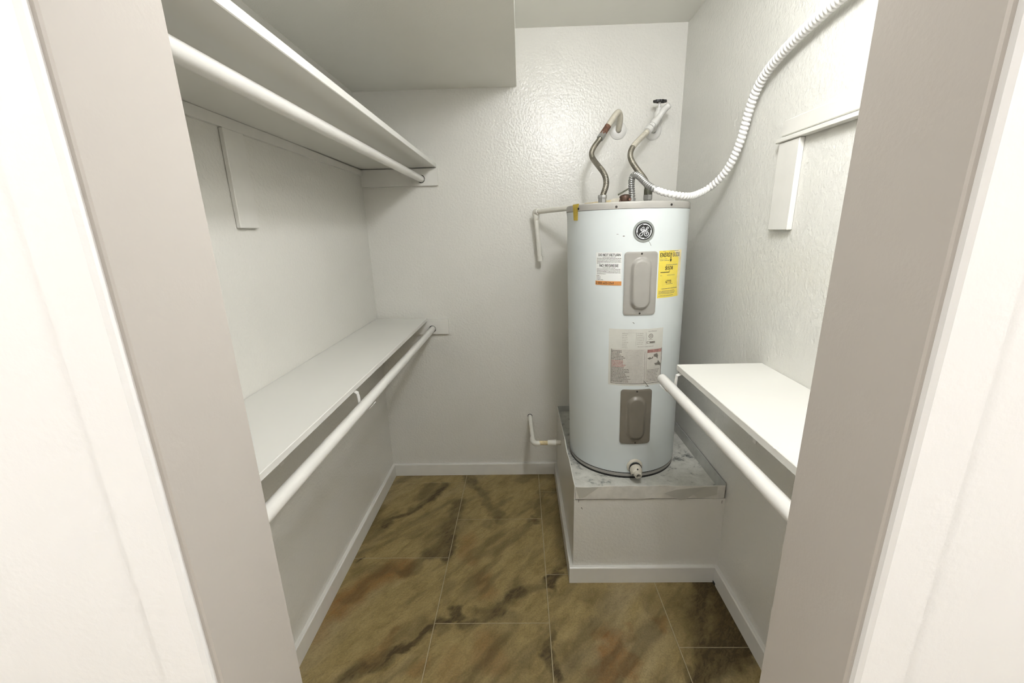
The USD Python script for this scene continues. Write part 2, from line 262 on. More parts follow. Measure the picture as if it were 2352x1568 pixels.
# floor: grout bed and single tiles
fl = thing('floor', kind='structure')
part(fl, 'grout_bed', pbox((-2.0, -1.6, -.05), (2.0, D+.05, -.0022)), GROUT)
VEINS_AND_SHADE = [  # (points on the floor in metres, half width, strength, 0 dark / 1 rust / 2 pale)
    ([(-0.503, 2.333), (-0.532, 2.254), (-0.57, 2.188), (-0.605, 2.124)], 0.022, 0.95, 0),
    ([(-0.594, 2.307), (-0.607, 2.206)], 0.03, 0.6, 0),
    ([(-0.605, 2.124), (-0.643, 2.079), (-0.694, 2.03), (-0.73, 1.994), (-0.76, 1.965)], 0.017, 0.9, 0),
    ([(-0.76, 1.965), (-0.788, 1.932), (-0.807, 1.877)], 0.03, 0.55, 0),
    ([(-0.662, 2.061), (-0.704, 2.012)], 0.014, 0.6, 1),
    ([(-0.383, 2.134), (-0.393, 2.008), (-0.405, 1.894), (-0.42, 1.81), (-0.434, 1.751), (-0.467, 1.725)], 0.035, 0.75, 0),
    ([(-0.397, 1.984), (-0.438, 1.831)], 0.06, 0.45, 0),
    ([(-0.374, 1.883), (-0.385, 1.77), (-0.396, 1.713)], 0.02, 0.9, 0),
    ([(-0.467, 1.725), (-0.383, 1.713)], 0.012, 0.8, 0),
    ([(-0.815, 1.698), (-0.795, 1.709)], 0.01, 0.9, 0),
    ([(-0.828, 1.716), (-0.794, 1.662)], 0.02, 0.4, 0),
    ([(-0.469, 1.704), (-0.524, 1.651), (-0.571, 1.625)], 0.02, 0.55, 0),
    ([(-0.615, 1.643), (-0.748, 1.644), (-0.778, 1.618)], 0.02, 0.35, 0),
    ([(-0.573, 1.66), (-0.636, 1.626), (-0.686, 1.576), (-0.733, 1.529), (-0.772, 1.468), (-0.791, 1.426)], 0.07, 0.75, 1),
    ([(-0.713, 1.544), (-0.76, 1.468)], 0.02, 0.4, 0),
    ([(-0.368, 1.351), (-0.386, 1.332), (-0.426, 1.31), (-0.452, 1.28), (-0.482, 1.248), (-0.511, 1.22)], 0.012, 1.0, 0),
    ([(-0.423, 1.37), (-0.471, 1.332), (-0.516, 1.295)], 0.03, 0.45, 0),
    ([(-0.511, 1.22), (-0.544, 1.193), (-0.592, 1.167), (-0.623, 1.142), (-0.654, 1.118)], 0.028, 0.75, 0),
    ([(-0.558, 1.22), (-0.606, 1.177)], 0.04, 0.45, 1),
    ([(-0.523, 1.32), (-0.539, 1.26)], 0.03, 0.5, 1),
    ([(-0.376, 1.204), (-0.415, 1.152)], 0.03, 0.4, 1),
    ([(-0.809, 1.385), (-0.815, 1.296)], 0.05, 0.4, 1),
    ([(-0.842, 2.101), (-0.834, 1.978)], 0.03, 0.5, 0),
    ([(-0.364, 2.413), (-0.294, 2.302), (-0.241, 2.186), (-0.199, 2.105), (-0.147, 2.029), (-0.123, 2.004)], 0.026, 0.65, 0),
    ([(-0.344, 2.396), (-0.291, 2.317)], 0.016, 0.7, 0),
    ([(0.086, 2.237), (0.062, 2.127), (0.07, 2.026)], 0.018, 0.6, 0),
    ([(-0.031, 2.39), (0.032, 2.421), (0.157, 2.419)], 0.03, 0.45, 0),
    ([(-0.396, 2.134), (-0.356, 2.02)], 0.015, 0.5, 0),
    ([(0.038, 1.996), (0.059, 1.955), (0.007, 1.962)], 0.014, 0.7, 0),
    ([(0.049, 1.984), (0.037, 1.967)], 0.014, 0.5, 1),
    ([(-0.292, 1.871), (-0.292, 1.75), (-0.273, 1.703)], 0.05, 0.42, 1),
    ([(-0.209, 1.589), (-0.183, 1.51)], 0.055, 0.42, 1),
    ([(0.094, 1.555), (0.049, 1.52), (0.0, 1.502)], 0.018, 0.5, 0),
    ([(-0.024, 1.509), (-0.066, 1.48), (-0.095, 1.444), (-0.117, 1.416)], 0.028, 0.9, 0),
    ([(-0.117, 1.416), (-0.162, 1.396), (-0.213, 1.383), (-0.268, 1.363)], 0.018, 0.8, 0),
    ([(-0.122, 1.396), (-0.058, 1.369)], 0.025, 0.5, 0),
    ([(-0.291, 1.403), (-0.318, 1.393), (-0.355, 1.377)], 0.014, 0.9, 0),
    ([(-0.295, 1.4), (-0.291, 1.367)], 0.006, 0.9, 0),
    ([(-0.339, 1.452), (-0.325, 1.558)], 0.02, 0.35, 0),
    ([(-0.221, 1.982), (-0.181, 1.958)], 0.02, 0.35, 0),
    ([(-0.379, 1.916), (-0.373, 1.83)], 0.01, 0.4, 0),
    ([(0.115, 2.153), (0.128, 1.978)], 0.03, 0.4, 0),
    ([(0.194, 2.125), (0.189, 1.824), (0.174, 1.672)], 0.03, 0.5, 0),
    ([(0.174, 1.672), (0.131, 1.629)], 0.012, 0.7, 0),
    ([(0.095, 2.251), (0.179, 2.249)], 0.02, 0.5, 0),
    ([(0.103, 1.596), (0.145, 1.604), (0.126, 1.563), (0.105, 1.524)], 0.014, 1.0, 0),
    ([(0.105, 1.579), (0.113, 1.555)], 0.02, 0.7, 0),
    ([(0.11, 1.509), (0.101, 1.465)], 0.008, 0.5, 0),
    ([(0.317, 1.307), (0.317, 1.237), (0.273, 1.191), (0.279, 1.135)], 0.055, 0.75, 1),
    ([(0.352, 1.2), (0.334, 1.139)], 0.045, 0.7, 1),
    ([(0.519, 1.364), (0.508, 1.327)], 0.02, 0.5, 1),
    ([(0.274, 1.296), (0.393, 1.296)], 0.03, 0.4, 1),
    ([(0.4, 1.343), (0.403, 1.338)], 0.02, 0.5, 1),
    ([(0.265, 1.476), (0.338, 1.434), (0.315, 1.365), (0.244, 1.338)], 0.035, 0.3, 0),
    ([(0.166, 1.238), (0.144, 1.2), (0.122, 1.148)], 0.04, 0.35, 0),
    ([(0.198, 1.276), (0.181, 1.247)], 0.02, 0.3, 0),
    ([(0.513, 1.475), (0.52, 1.433)], 0.03, 0.35, 0),
    ([(0.75, 1.432), (0.734, 1.348), (0.716, 1.266)], 0.075, 0.95, 0),  # this and the next stroke partly paint the shade under the right shelf
    ([(0.779, 1.525), (0.788, 1.474), (0.796, 1.403), (0.798, 1.326), (0.796, 1.266)], 0.05, 0.95, 0),
    ([(0.63, 1.45), (0.629, 1.381)], 0.05, 0.3, 0),
    ([(0.66, 1.337), (0.653, 1.286)], 0.04, 0.4, 0),
    ([(0.563, 1.327), (0.565, 1.266)], 0.03, 0.25, 0),
    ([(0.642, 1.247), (0.635, 1.219), (0.598, 1.178), (0.574, 1.14)], 0.02, 0.9, 0),
    ([(0.651, 1.237), (0.732, 1.242), (0.8, 1.237)], 0.03, 0.95, 0),
    ([(0.726, 1.209), (0.672, 1.165), (0.626, 1.135)], 0.035, 0.8, 0),
    ([(0.636, 1.2), (0.608, 1.131)], 0.04, 0.75, 0),
    ([(0.778, 1.228), (0.781, 1.182)], 0.02, 0.7, 0),
    ([(0.551, 1.178), (0.56, 1.135)], 0.012, 0.7, 0),
    ([(0.097, 1.337), (0.084, 1.294), (0.071, 1.265)], 0.012, 0.7, 0),
    ([(0.081, 1.259), (0.07, 1.209), (0.079, 1.183), (0.093, 1.142), (0.097, 1.123)], 0.016, 1.0, 0),
    ([(0.086, 1.248), (0.085, 1.204)], 0.012, 0.8, 0),
    ([(-0.153, 1.265), (-0.169, 1.204), (-0.116, 1.188)], 0.07, 0.42, 1),
    ([(-0.339, 1.347), (-0.325, 1.332)], 0.02, 0.5, 0),
    ([(-0.125, 1.344), (-0.078, 1.265), (-0.045, 1.204)], 0.03, 0.25, 0),
    ([(-0.266, 1.231), (-0.295, 1.152)], 0.05, 0.25, 1),
    ([(0.053, 1.343), (0.08, 1.331)], 0.015, 0.4, 0),
]
def tint_at(x, y):
    P = np.c_[x, y]; out = np.zeros((len(P), 3))
    wob = (meshkit.fbm(np.c_[x*16, y*16, 0*x+3.3], 5, 5)-.5)*.11
    wob2 = (meshkit.fbm(np.c_[x*16, y*16, 0*x+9.1], 5, 9)-.5)*.11
    Q = P + np.c_[wob, wob2]
    grain = meshkit.fbm(np.c_[(x*.8-y*.6)*30, (x*.6+y*.8)*11, 0*x+1.7], 5, 21)
    pts = shapely.points(Q)
    for line, w, s, ch in VEINS_AND_SHADE:
        d = shapely.distance(LineString(line), pts)
        if ch == 0: w = 1.75*w
        k = np.clip(1.35 - 1.1*d/w, 0, 1); k = k*k*(3-2*k)
        out[:, ch] = np.maximum(out[:, ch], s*k*np.clip((.15 if ch == 0 else .25) + 1.65*grain, 0, 1.05))
    out[:, 0] = np.maximum(out[:, 0], .9*np.clip((meshkit.fbm(np.c_[(x*.74-y*.67)*17, (x*.67+y*.74)*4.0, 0*x+6], 6, 31)-.555)*3.2, 0, .55))
    out[:, 2] = np.clip((meshkit.fbm(np.c_[(x*.8-y*.6)*7, (x*.6+y*.8)*2.5, 0*x+2], 5, 41)-.52)*2.2, 0, .55)
    return np.clip(out, 0, 1)
def tile(x0, x1, y0, y1, fine):
    g = .0019; x0, x1, y0, y1 = x0+g, x1-g, y0+g, y1-g
    step = .0055 if fine else .06
    xs = np.r_[x0, np.linspace(x0+.002, x1-.002, max(2, int((x1-x0)/step))), x1]
    ys = np.r_[y0, np.linspace(y0+.002, y1-.002, max(2, int((y1-y0)/step))), y1]
    X, Y = np.meshgrid(xs, ys); ny, nx = X.shape
    Z = np.zeros_like(X); Z[0] = Z[-1] = -.0012; Z[:, 0] = Z[:, -1] = -.0012
    if fine:
        Z[1:-1, 1:-1] += -.0009*meshkit.fbm(np.stack([(X+Y)*14, (X-Y)*40, 0*X], -1), 3, 7)[1:-1, 1:-1]
    i = np.arange(ny*nx).reshape(ny, nx)
    a, b, c, d = i[:-1, :-1].ravel(), i[:-1, 1:].ravel(), i[1:, 1:].ravel(), i[1:, :-1].ravel()
    F = np.vstack([np.c_[a, b, c], np.c_[a, c, d]])
    V = np.c_[X.ravel(), Y.ravel(), Z.ravel()]
    ring = np.r_[i[0, :], i[1:, -1], i[-1, -2::-1], i[-2:0:-1, 0]]
    low = V[ring].copy(); low[:, 2] = -.006; n0 = len(V); V = np.vstack([V, low]); k = np.arange(len(ring)); q = np.roll(k, -1)
    F = np.vstack([F, np.c_[ring[k], n0+k, n0+q], np.c_[ring[k], n0+q, ring[q]]])
    part(fl, 'tile', (V, F), TILE, smooth=True, attrs={'tint': tint_at(V[:, 0], V[:, 1])})
XCOL = [-.836, -.3725, .0865, .5605, XR-.001]
YJ = [[2.360, 1.715, 1.070], [2.000, 1.3555, .7105], [2.2505, 1.6065, .9620], [1.895, 1.2505, .6055]]
for (xa, xb), ys in zip(zip(XCOL, XCOL[1:]), YJ):
    cuts = [D-.002] + ys + [.42]
    for ya, yb in zip(cuts, cuts[1:]):
        tile(xa, xb, yb, ya, ya > .9)
for xa, xb in ((-1.99, -1.305), (-1.305, -.836), *zip(XCOL, XCOL[1:]), (.8307, 1.35), (1.35, 1.99)):
    for ya, yb in ((-1.59, -.87), (-.87, -.225), (-.225, .41)):
        tile(xa, xb, ya, yb, False)

# baseboards with an eased top edge
def base_profile(t=.017, h=HB): return [(0, 0), (t, 0), (t, h-.004), (t-.0015, h-.0015), (t-.004, h), (0, h)]
struct('baseboard_left', prism_y([(XL+a, b) for a, b in base_profile()], YF1, D), TRIM)
struct('baseboard_right', prism_y([(XR-a, b) for a, b in base_profile()][::-1], YF1, PY), TRIM)
struct('baseboard_back', prism_x([(D-a, b) for a, b in base_profile()], XL+.017, PX), TRIM)
bp = thing('baseboard_platform', kind='structure')
part(bp, 'side_board', prism_y([(PX-a, b) for a, b in base_profile()][::-1], PY, D-.017), TRIM)
part(bp, 'front_board', prism_x([(PY-a, b) for a, b in base_profile()], PX-.017, XR-.017), TRIM)
for s in (0, 1):
    a, b = ((-2.0, OPEN_L-.065), (OPEN_R+.065, 2.0))[s]
    struct('baseboard_hall', prism_x([(YF0-q, w) for q, w in base_profile()], a, b), TRIM)

# doorway: jamb boards and casing
dr = thing('door_1', kind='structure')
part(dr, 'jamb_board', cbox((OPEN_L-.02, YF0-.004, 0), (OPEN_L, YF1+.004, OPEN_H+.02), .002), JAMB_SHADED)
part(dr, 'jamb_board', cbox((OPEN_R, YF0-.004, 0), (OPEN_R+.02, YF1+.004, OPEN_H+.02), .002), JAMB_SHADED)
part(dr, 'head_board', cbox((OPEN_L, YF0-.004, OPEN_H), (OPEN_R, YF1+.004, OPEN_H+.02), .002), JAMB_SHADED)
def casing(x0, x1, z0, z1): return cbox((x0, YF0-.014, z0), (x1, YF0, z1), .004)
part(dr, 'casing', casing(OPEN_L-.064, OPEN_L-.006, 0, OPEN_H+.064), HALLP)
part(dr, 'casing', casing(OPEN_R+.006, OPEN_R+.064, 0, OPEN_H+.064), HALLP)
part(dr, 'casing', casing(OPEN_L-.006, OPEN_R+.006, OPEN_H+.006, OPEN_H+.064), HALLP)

# ceiling lamps out of frame; the two hall ones are added to whiten the wall
def ceiling_lamp(at, tint, power, radius, label):
    t = thing('ceiling_lamp', label, 'lamp')
    x, y, z = at
    part(t, 'canopy', lathe([(0, 0), (0, .075), (.012, .08), (.022, .07), (.022, 0)], (x, y, ZC-.022), (0, 0, 1)), LAMPW, 40)
    part(t, 'stem', lathe([(0, .0), (0, .018), (ZC-.02-z-radius, .018), (ZC-.02-z-radius, 0)], (x, y, z+radius), (0, 0, 1), 20), LAMPW, 40)
    l = UsdLux.SphereLight.Define(stage, str(t.GetPath()) + '/bulb')
    l.CreateRadiusAttr(radius); l.CreateIntensityAttr(power); l.CreateColorAttr(Gf.Vec3f(*tint)); l.AddTranslateOp().Set(Gf.Vec3d(*at))
ceiling_lamp(CLOSET_LAMP_AT, CLOSET_TINT, CLOSET_LIGHT, .085, 'round closet ceiling lamp above the floor, out of frame')
for at, side in zip(HALL_FILL_AT, ('left', 'right')):
    ceiling_lamp(at, HALL_FILL_TINT, HALL_FILL, .145, f'added hall fill lamp to the {side} behind the camera, out of frame')

# ================================================================ HEATER PLATFORM AND PAN
pf = thing('heater_platform', 'low painted drywall platform boxed into the back right corner under the tank', 'platform', loc=(PX, PY, 0))
part(pf, 'front_panel', pbox((PX, PY, 0), (XR, PY+.013, PZ)), WALL)
part(pf, 'side_panel', pbox((PX, PY+.013, 0), (PX+.013, D, PZ)), WALL)
part(pf, 'deck', pbox((PX+.013, PY+.013, PZ-.02), (XR, D, PZ)), WALL)
for x, z, w, h in ((.222, .398, .0022, .012), (.234, .368, .004, .005), (.238, .364, .003, .003), (.818, .386, .002, .014), (.46, .395, .010, .004)):
    part(pf, 'scuff', pbox((x, PY-.0006, z), (x+w, PY, z+h)), INKM if w < .009 else WALL)
part(bp, 'corner_gap', pbox((XR-.0195, PY-.035, 0), (XR-.0168, PY-.0165, .010)), BLACK)
# torn, uneven drywall edge that rises beside the pan
top = [(PY+.002, .474), (PY+.10, .478), (PY+.2, .481), (PY+.33, .462), (PY+.42, .478), (PY+.56, .473), (PY+.75, .463), (D, .455)]
ys = np.linspace(PY+.002, D, 60); zs = np.interp(ys, *np.array(top).T) + (meshkit.fbm(np.c_[ys*22, 0*ys, 0*ys], 3, 4)-.5)*.008
part(pf, 'side_edge', prism_x([(PY+.002, PZ)] + [(D, PZ)] + list(zip(ys[::-1], zs[::-1])), PX, PX+.004), WALL, label='torn drywall edge beside the pan')

PF = .428   # pan floor
pn = thing('drain_pan', 'shallow grimy sheet metal drain pan with taped front lip under the tank', 'pan', loc=(.51, 2.0, PZ))
X0, X1, Y0, Y1 = PX+.005, .823, PY-.001, D-.004
part(pn, 'pan_floor', join([pbox((X0, Y0+.001, PZ+.008), (X1-.001, Y1-.003, PF)), pbox((X0+.02, Y0+.03, PZ+.0006), (X1-.02, Y1-.02, PZ+.0085))]), PAN)
xs = np.linspace(X0, X1, 40); zt = .4745 + (meshkit.fbm(np.c_[xs*14, 0*xs, 0*xs+2], 3, 8)-.5)*.007
zb = PZ+.0055 + (meshkit.fbm(np.c_[xs*25, 0*xs, 0*xs+5], 3, 12)-.5)*.004
part(pn, 'front_lip', prism_y(list(zip(xs, zb)) + list(zip(xs[::-1], zt[::-1])), Y0-.004, Y0), LIPTAPE, label='front lip wrapped in painted-over tape')
part(pn, 'right_lip', prism_y([(X1-.003, PF-.01), (X1, PF-.01), (X1+.005, .478), (X1+.0015, .479)], Y0, Y1), PANLIP)
part(pn, 'back_lip', prism_x([(Y1-.003, PF-.01), (Y1, PF-.01), (Y1+.002, .462), (Y1-.002, .462)], X0, X1), PANLIP)
part(pn, 'left_lip', prism_y([(X0-.0005, PF-.01), (X0+.0025, PF-.01), (X0+.0025, .452), (X0-.0005, .452)], Y0, Y1), PANLIP)
# tape pieces hanging over the front lip
def tape_piece(xz, dy): part(pn, 'tape_flap', prism_y(xz, Y0-.0052-dy, Y0-.0044-dy), TAPE)
tape_piece([(PX+.005, .473), (PX+.10, .472), (PX+.045, .428), (PX+.02, .420)], .0004)
tape_piece([(.575, .440), (.625, .458), (.70, .462), (.745, .468), (.69, .430), (.665, .412), (.645, .407)], .0)
tape_piece([(.66, .462), (.74, .470), (.79, .470), (.79, .432), (.72, .418), (.70, .430)], .0012)

# ================================================================ WATER HEATER
HX, HY, HZ, HR = .476, 1.948, PF, .247
A0 = math.atan2(-HY, -HX)
def axis_at(z): return HX - .0272*(z-.43), HY - .0371*(z-.43)
def heat(u, z, d=0.0):
    """u metres round the jacket to the viewer's right, z height, d proud of the jacket"""
    u, z, d = np.broadcast_arrays(np.asarray(u, float), np.asarray(z, float), np.asarray(d, float))
    a = A0 + u/HR; cx, cy = axis_at(z)
    return np.stack([cx + (HR+d)*np.cos(a), cy + (HR+d)*np.sin(a), z], -1)
def ring_mesh(profile, seg=128):
    """profile [(radius, z)]"""
    a = np.arange(seg)*2*np.pi/seg; V, F = [], []
    for r, z in profile:
        cx, cy = axis_at(z); V.append(np.c_[cx + r*np.cos(a), cy + r*np.sin(a), np.full(seg, z)])
    V = np.vstack(V)
    for k in range(len(profile)-1):
        for j in range(seg):
            q = (j+1) % seg; A, B = k*seg, (k+1)*seg
            F += [(A+j, A+q, B+q), (A+j, B+q, B+j)]
    return trimesh.Trimesh(V, F, process=False)
def wrap(mesh, size=.012):
    """a flat mesh in (u, z, d) bent onto the jacket"""
    v, f = trimesh.remesh.subdivide_to_size(mesh.vertices, mesh.faces, size) if size else (mesh.vertices, mesh.faces)
    return trimesh.Trimesh(heat(v[:, 0], v[:, 1], v[:, 2]), f, process=False)
def plate(u0, u1, z0, z1, d, th=.0005):
    return pbox((u0, z0, d), (u1, z1, d+th))
def flat(poly, d, th=.0004):
    m = extrude(poly, th); m.apply_translation((0, 0, d)); return m
def words(text, h, u, z, d, width=None, bold=False, align='c', th=.0003):
    m = meshkit.text_mesh(text, h, th, bold); lo, hi = m.bounds
    if width: m.apply_scale([width/(hi[0]-lo[0]), 1, 1]); lo, hi = m.bounds
    m.apply_translation((u - {'c': (lo[0]+hi[0])/2, 'l': lo[0]}[align], z - (lo[1]+hi[1])/2, d)); return m
def lines(u0, u1, z, h, d, ragged=0.0):
    """a line of print too small to read: word-long dashes"""
    out, u = [], u0; end = u1 - ragged*random.random()*(u1-u0)
    while u < end - .002:
        w = random.uniform(.002, .008); hh = h*random.uniform(.62, .86); out.append(plate(u, min(u+w, end), z-h/2, z-h/2+hh, d, .0002)); u += w + .0008
    return out

wh = thing('water_heater', 'white cylindrical electric water heater standing in the back right corner', 'water heater', loc=(HX, HY, HZ))
CAPZ0, CAPZ1 = 1.5688, 1.5948
part(wh, 'tank_jacket', ring_mesh([(HR-.004, HZ+.0275), (HR, HZ+.0290)] + [(HR, z) for z in np.linspace(.47, 1.555, 24)] + [(HR+.0012, 1.562), (HR+.0012, CAPZ0-.001), (HR-.004, CAPZ0)]), ENAMEL, 40)
part(wh, 'base_ring', ring_mesh([(.2, HZ+.0085), (HR-.0035, HZ+.0085), (HR-.0015, HZ+.010), (HR-.0015, HZ+.022), (HR-.004, HZ+.024), (.2, HZ+.024)]), CAPGREY, 40)
part(wh, 'seam_gasket', ring_mesh([(.2, HZ+.0235), (HR-.0035, HZ+.0235), (HR-.0035, HZ+.0285), (.2, HZ+.0285)]), BLACK)  # black ring painting the dark of the gap between jacket and base ring
part(wh, 'foot_ring', ring_mesh([(.1, HZ), (HR-.002, HZ), (HR-.003, HZ+.009), (.1, HZ+.009)]), BLACK, 40)  # black ring painting the shadow in the gap under the tank
part(wh, 'top_cap', ring_mesh([(HR-.006, CAPZ0-.0006), (HR+.0018, CAPZ0+.0004), (HR+.0022, CAPZ0+.003), (HR+.0015, CAPZ1-.006), (HR-.001, CAPZ1-.002), (HR-.004, CAPZ1), (0, CAPZ1)]), CAPGREY, 40)
for u, z in ((-.0329, 1.577), (.1756, 1.580), (-.2, 1.578)):
    part(wh, 'cap_screw', lathe([(0, .0), (0, .0045), (.003, .004), (.004, 0)], heat(u, z, .001), heat(u, z, 1)-heat(u, z, 0), 12), SCREW)

def access_cover(u0, u1, z0, z1, mat, outer, inner, zs, depth, label):
    """pressed plate with rounded corners and a raised lozenge"""
    nu, nz = 34, 62; R = .013
    uu, zz = np.meshgrid(np.linspace(u0, u1, nu), np.linspace(z0, z1, nz))
    P = np.stack([uu, zz], -1).reshape(-1, 2); c = np.array([(u0+u1)/2, (z0+z1)/2]); hs = np.array([(u1-u0)/2, (z1-z0)/2])
    q = np.abs(P-c) - (hs-R); m = (q > 0).all(1); L = np.linalg.norm(q, axis=1)
    sc = np.where(m & (np.maximum(q[:, 0], q[:, 1]) > 0), np.maximum(q[:, 0], q[:, 1])/np.maximum(L, 1e-9), 1.0)
    q2 = np.where(m[:, None], q*sc[:, None], q); P = c + np.sign(P-c)*(q2 + hs - R)
    mid = (u0+u1)/2; dz = np.clip(P[:, 1], *zs) - P[:, 1]; rad = np.hypot(P[:, 0]-mid, dz)
    k = np.clip((outer-rad)/(outer-inner), 0, 1); k = k*k*(3-2*k)
    h = .0055 + depth*k
    i = np.arange(nu*nz).reshape(nz, nu); edge = np.zeros((nz, nu), bool); edge[0] = edge[-1] = True; edge[:, 0] = edge[:, -1] = True
    h = np.where(edge.ravel(), .0042, h)
    V = heat(P[:, 0], P[:, 1], h)
    a, b, cc, d = i[:-1, :-1].ravel(), i[:-1, 1:].ravel(), i[1:, 1:].ravel(), i[1:, :-1].ravel()
    F = np.vstack([np.c_[a, b, cc], np.c_[a, cc, d]])
    ring = np.r_[i[0, :], i[1:, -1], i[-1, -2::-1], i[-2:0:-1, 0]]
    low = heat(P[ring, 0], P[ring, 1], -.001); n0 = len(V); V = np.vstack([V, low]); kk = np.arange(len(ring)); qq = np.roll(kk, -1)
    F = np.vstack([F, np.c_[ring[kk], n0+kk, n0+qq], np.c_[ring[kk], n0+qq, ring[qq]]])
    p = part(wh, 'access_cover', (V, F), mat, 50, label=label)
    for z in (z1-.0075, z0+.0065):
        part(p, 'screw', lathe([(0, 0), (0, .0038), (.002, .0034), (.0026, 0)], heat(mid, z, .005), heat(mid, z, 1)-heat(mid, z, 0), 12), SCREW)
    for j in range(6):
        z = z0 + .050 - j*.0055
        ms = lines(mid-.020, mid+.020, z, .0018, .0054+depth, ragged=.5)
        part(p, 'embossed_line', wrap(join(ms), 0), mat)
access_cover(.0005, .1252, 1.1720, 1.4145, COVER, .040, .026, (1.230, 1.354), .014, 'upper light grey pressed access cover')
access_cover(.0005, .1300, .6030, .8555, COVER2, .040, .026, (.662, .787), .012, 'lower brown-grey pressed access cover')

# round monogram badge, traced stroke by stroke
BU, BZ, BS = .0682, 1.4876, .0388/455
def bp2(x, y): return (BU + (x-755)*BS*1.02, BZ - (y-820)*BS)
def stroke(pts, w, closed=False):
    p = np.array(pts, float)
    if closed: p = np.vstack([p, p[:1]])
    s = np.r_[0, np.cumsum(np.linalg.norm(np.diff(p, axis=0), axis=1))]
    q = CubicSpline(s, p, bc_type='periodic' if closed else 'not-a-knot')(np.linspace(0, s[-1], 60))
    return LineString([bp2(*z) for z in q]).buffer(w*BS/2, quad_segs=4)
def arc_leaf(a0, a1, r, w0):
    a = np.radians(np.linspace(a0, a1, 26)); t = np.linspace(0, 1, 26); wd = w0*(1-t)**1.6 + 7
    o = [bp2(755+(r+wd_/2)*math.cos(q), 820-(r+wd_/2)*math.sin(q)) for q, wd_ in zip(a, wd*0+9)]
    i = [bp2(755+(r-wd_)*math.cos(q), 820-(r-wd_)*math.sin(q)) for q, wd_ in zip(a, wd)]
    return Polygon(o + i[::-1]).buffer(0)
def disc(r, d, th): 
    m = extrude(Polygon([bp2(755+r*math.cos(a), 820-r*math.sin(a)) for a in np.linspace(0, 2*math.pi, 65)[:-1]]), th); m.apply_translation((0, 0, d)); return m
bd = part(wh, 'badge', wrap(disc(455, .0, .0026)), BADGE, label='round grey badge with a white script monogram')
part(bd, 'badge_disc', wrap(disc(372, .0026, .0006)), BLACK)
rim = [arc_leaf(a, a-118, 318, 44) for a in (98, 8, -88, 188)]
sw = [stroke([(608, 705), (600, 745), (632, 790), (690, 812), (742, 772), (772, 738)], 26),
      stroke([(655, 770), (652, 715), (690, 652), (735, 645), (745, 690), (705, 745), (668, 765)], 24),
      stroke([(772, 738), (745, 800), (718, 850), (700, 930), (640, 1005), (585, 1010), (562, 975), (600, 905), (680, 850), (770, 808), (835, 765)], 27),
      stroke([(835, 765), (905, 715), (930, 665), (895, 645), (850, 690), (828, 765), (840, 800), (915, 795)], 25),
      stroke([(835, 805), (790, 850), (768, 930), (800, 1000), (870, 1015), (935, 975), (950, 910), (915, 865), (865, 865), (835, 900), (850, 935), (885, 925)], 27)]
part(bd, 'monogram', wrap(flat(unary_union(sw + rim), .0032, .0004), .004), INKW)

# white notice sticker
ns = part(wh, 'notice_label', wrap(plate(-.1105, -.0095, 1.2885, 1.4125, 0, .0004)), LABELW, label='white bilingual notice sticker with an orange foot')
part(ns, 'orange_band', wrap(plate(-.1125, -.0085, 1.2875, 1.3035, .0003, .0004)), ORANGE)
t = [words('DO NOT RETURN', .0088, -.0570, 1.4035, .0004, .086, True), words('NO REGRESE', .0090, -.0580, 1.3630, .0004, .074, True),
     words('1-800-431-1549', .0080, -.1100, 1.2955, .0007, .073, True, 'l')]
for w in t: part(ns, 'lettering', wrap(w, .02), INK)
g = lines(-.083, -.032, 1.3955, .0022, .0004) + lines(-.082, -.032, 1.3545, .0022, .0004)
for z in (1.3905, 1.3858, 1.3811, 1.3765, 1.3495, 1.3448, 1.3401, 1.3355): g += lines(-.107, -.0115, z, .0022, .0004)
g += lines(-.107, -.092, 1.3718, .0022, .0004) + lines(-.107, -.07, 1.3310, .0022, .0004)
for z, w in ((1.3245, .014), (1.3190, .019), (1.3140, .018), (1.3085, .028)): g += lines(-.108, -.108+w, z, .0024, .0004)
for z in (1.3255, 1.3150): g.append(plate(-.090, -.0115, z-.0014, z-.0008, .0004, .0002))
part(ns, 'small_print', wrap(join(g), 0), INKM)

# yellow energy sticker
es = part(wh, 'energy_label', wrap(plate(.1335, .2560, 1.2345, 1.4150, 0, .0004)), YELLOW, label='yellow energy rating sticker, faded at its right edge')
part(es, 'faded_corner', wrap(flat(Polygon([(.205, 1.4155), (.2585, 1.4155), (.2575, 1.2345), (.247, 1.2345), (.236, 1.30), (.240, 1.385)]), .0003, .0003)), YELLOWF)
yt = [words('ENERG', .0150, .1385, 1.3990, .0005, .046, True, 'l'), words('$508', .0125, .1640, 1.3490, .0005, .041, True, 'l'),
      words('4773', .0105, .1690, 1.2965, .0005, .030, True, 'l')]
yt.append(flat(Polygon([(.1855, 1.4065), (.1885, 1.4065), (.1905, 1.400), (.1925, 1.4065), (.1955, 1.4065), (.1922, 1.398), (.1922, 1.381), (.1960, 1.381), (.1905, 1.371), (.1850, 1.381), (.1888, 1.381), (.1888, 1.398)]), .0006))
yt += [plate(.1430, .1870, 1.3320, 1.3345, .0005, .0003), plate(.1857, .1872, 1.3335, 1.3445, .0005, .0003)]
for w in yt[:3]: part(es, 'lettering', wrap(w, .02), INK)
part(es, 'arrow', wrap(yt[3], .02), INK); part(es, 'scale_bar', wrap(yt[4], .02), INK); part(es, 'scale_mark', wrap(yt[5], .02), INK)
part(es, 'faded_lettering', wrap(words('GUIDE', .0150, .1990, 1.3985, .0007, .046, True, 'l'), .02), INKM)
g = lines(.150, .165, 1.4125, .0018, .0005) + lines(.180, .235, 1.4125, .0018, .0006) + lines(.137, .172, 1.3845, .002, .0005) + lines(.137, .182, 1.3785, .0024, .0005)
for z in (1.3685, 1.3265, 1.3130): g.append(plate(.1365, .2440, z, z+.0007, .0005, .0002))
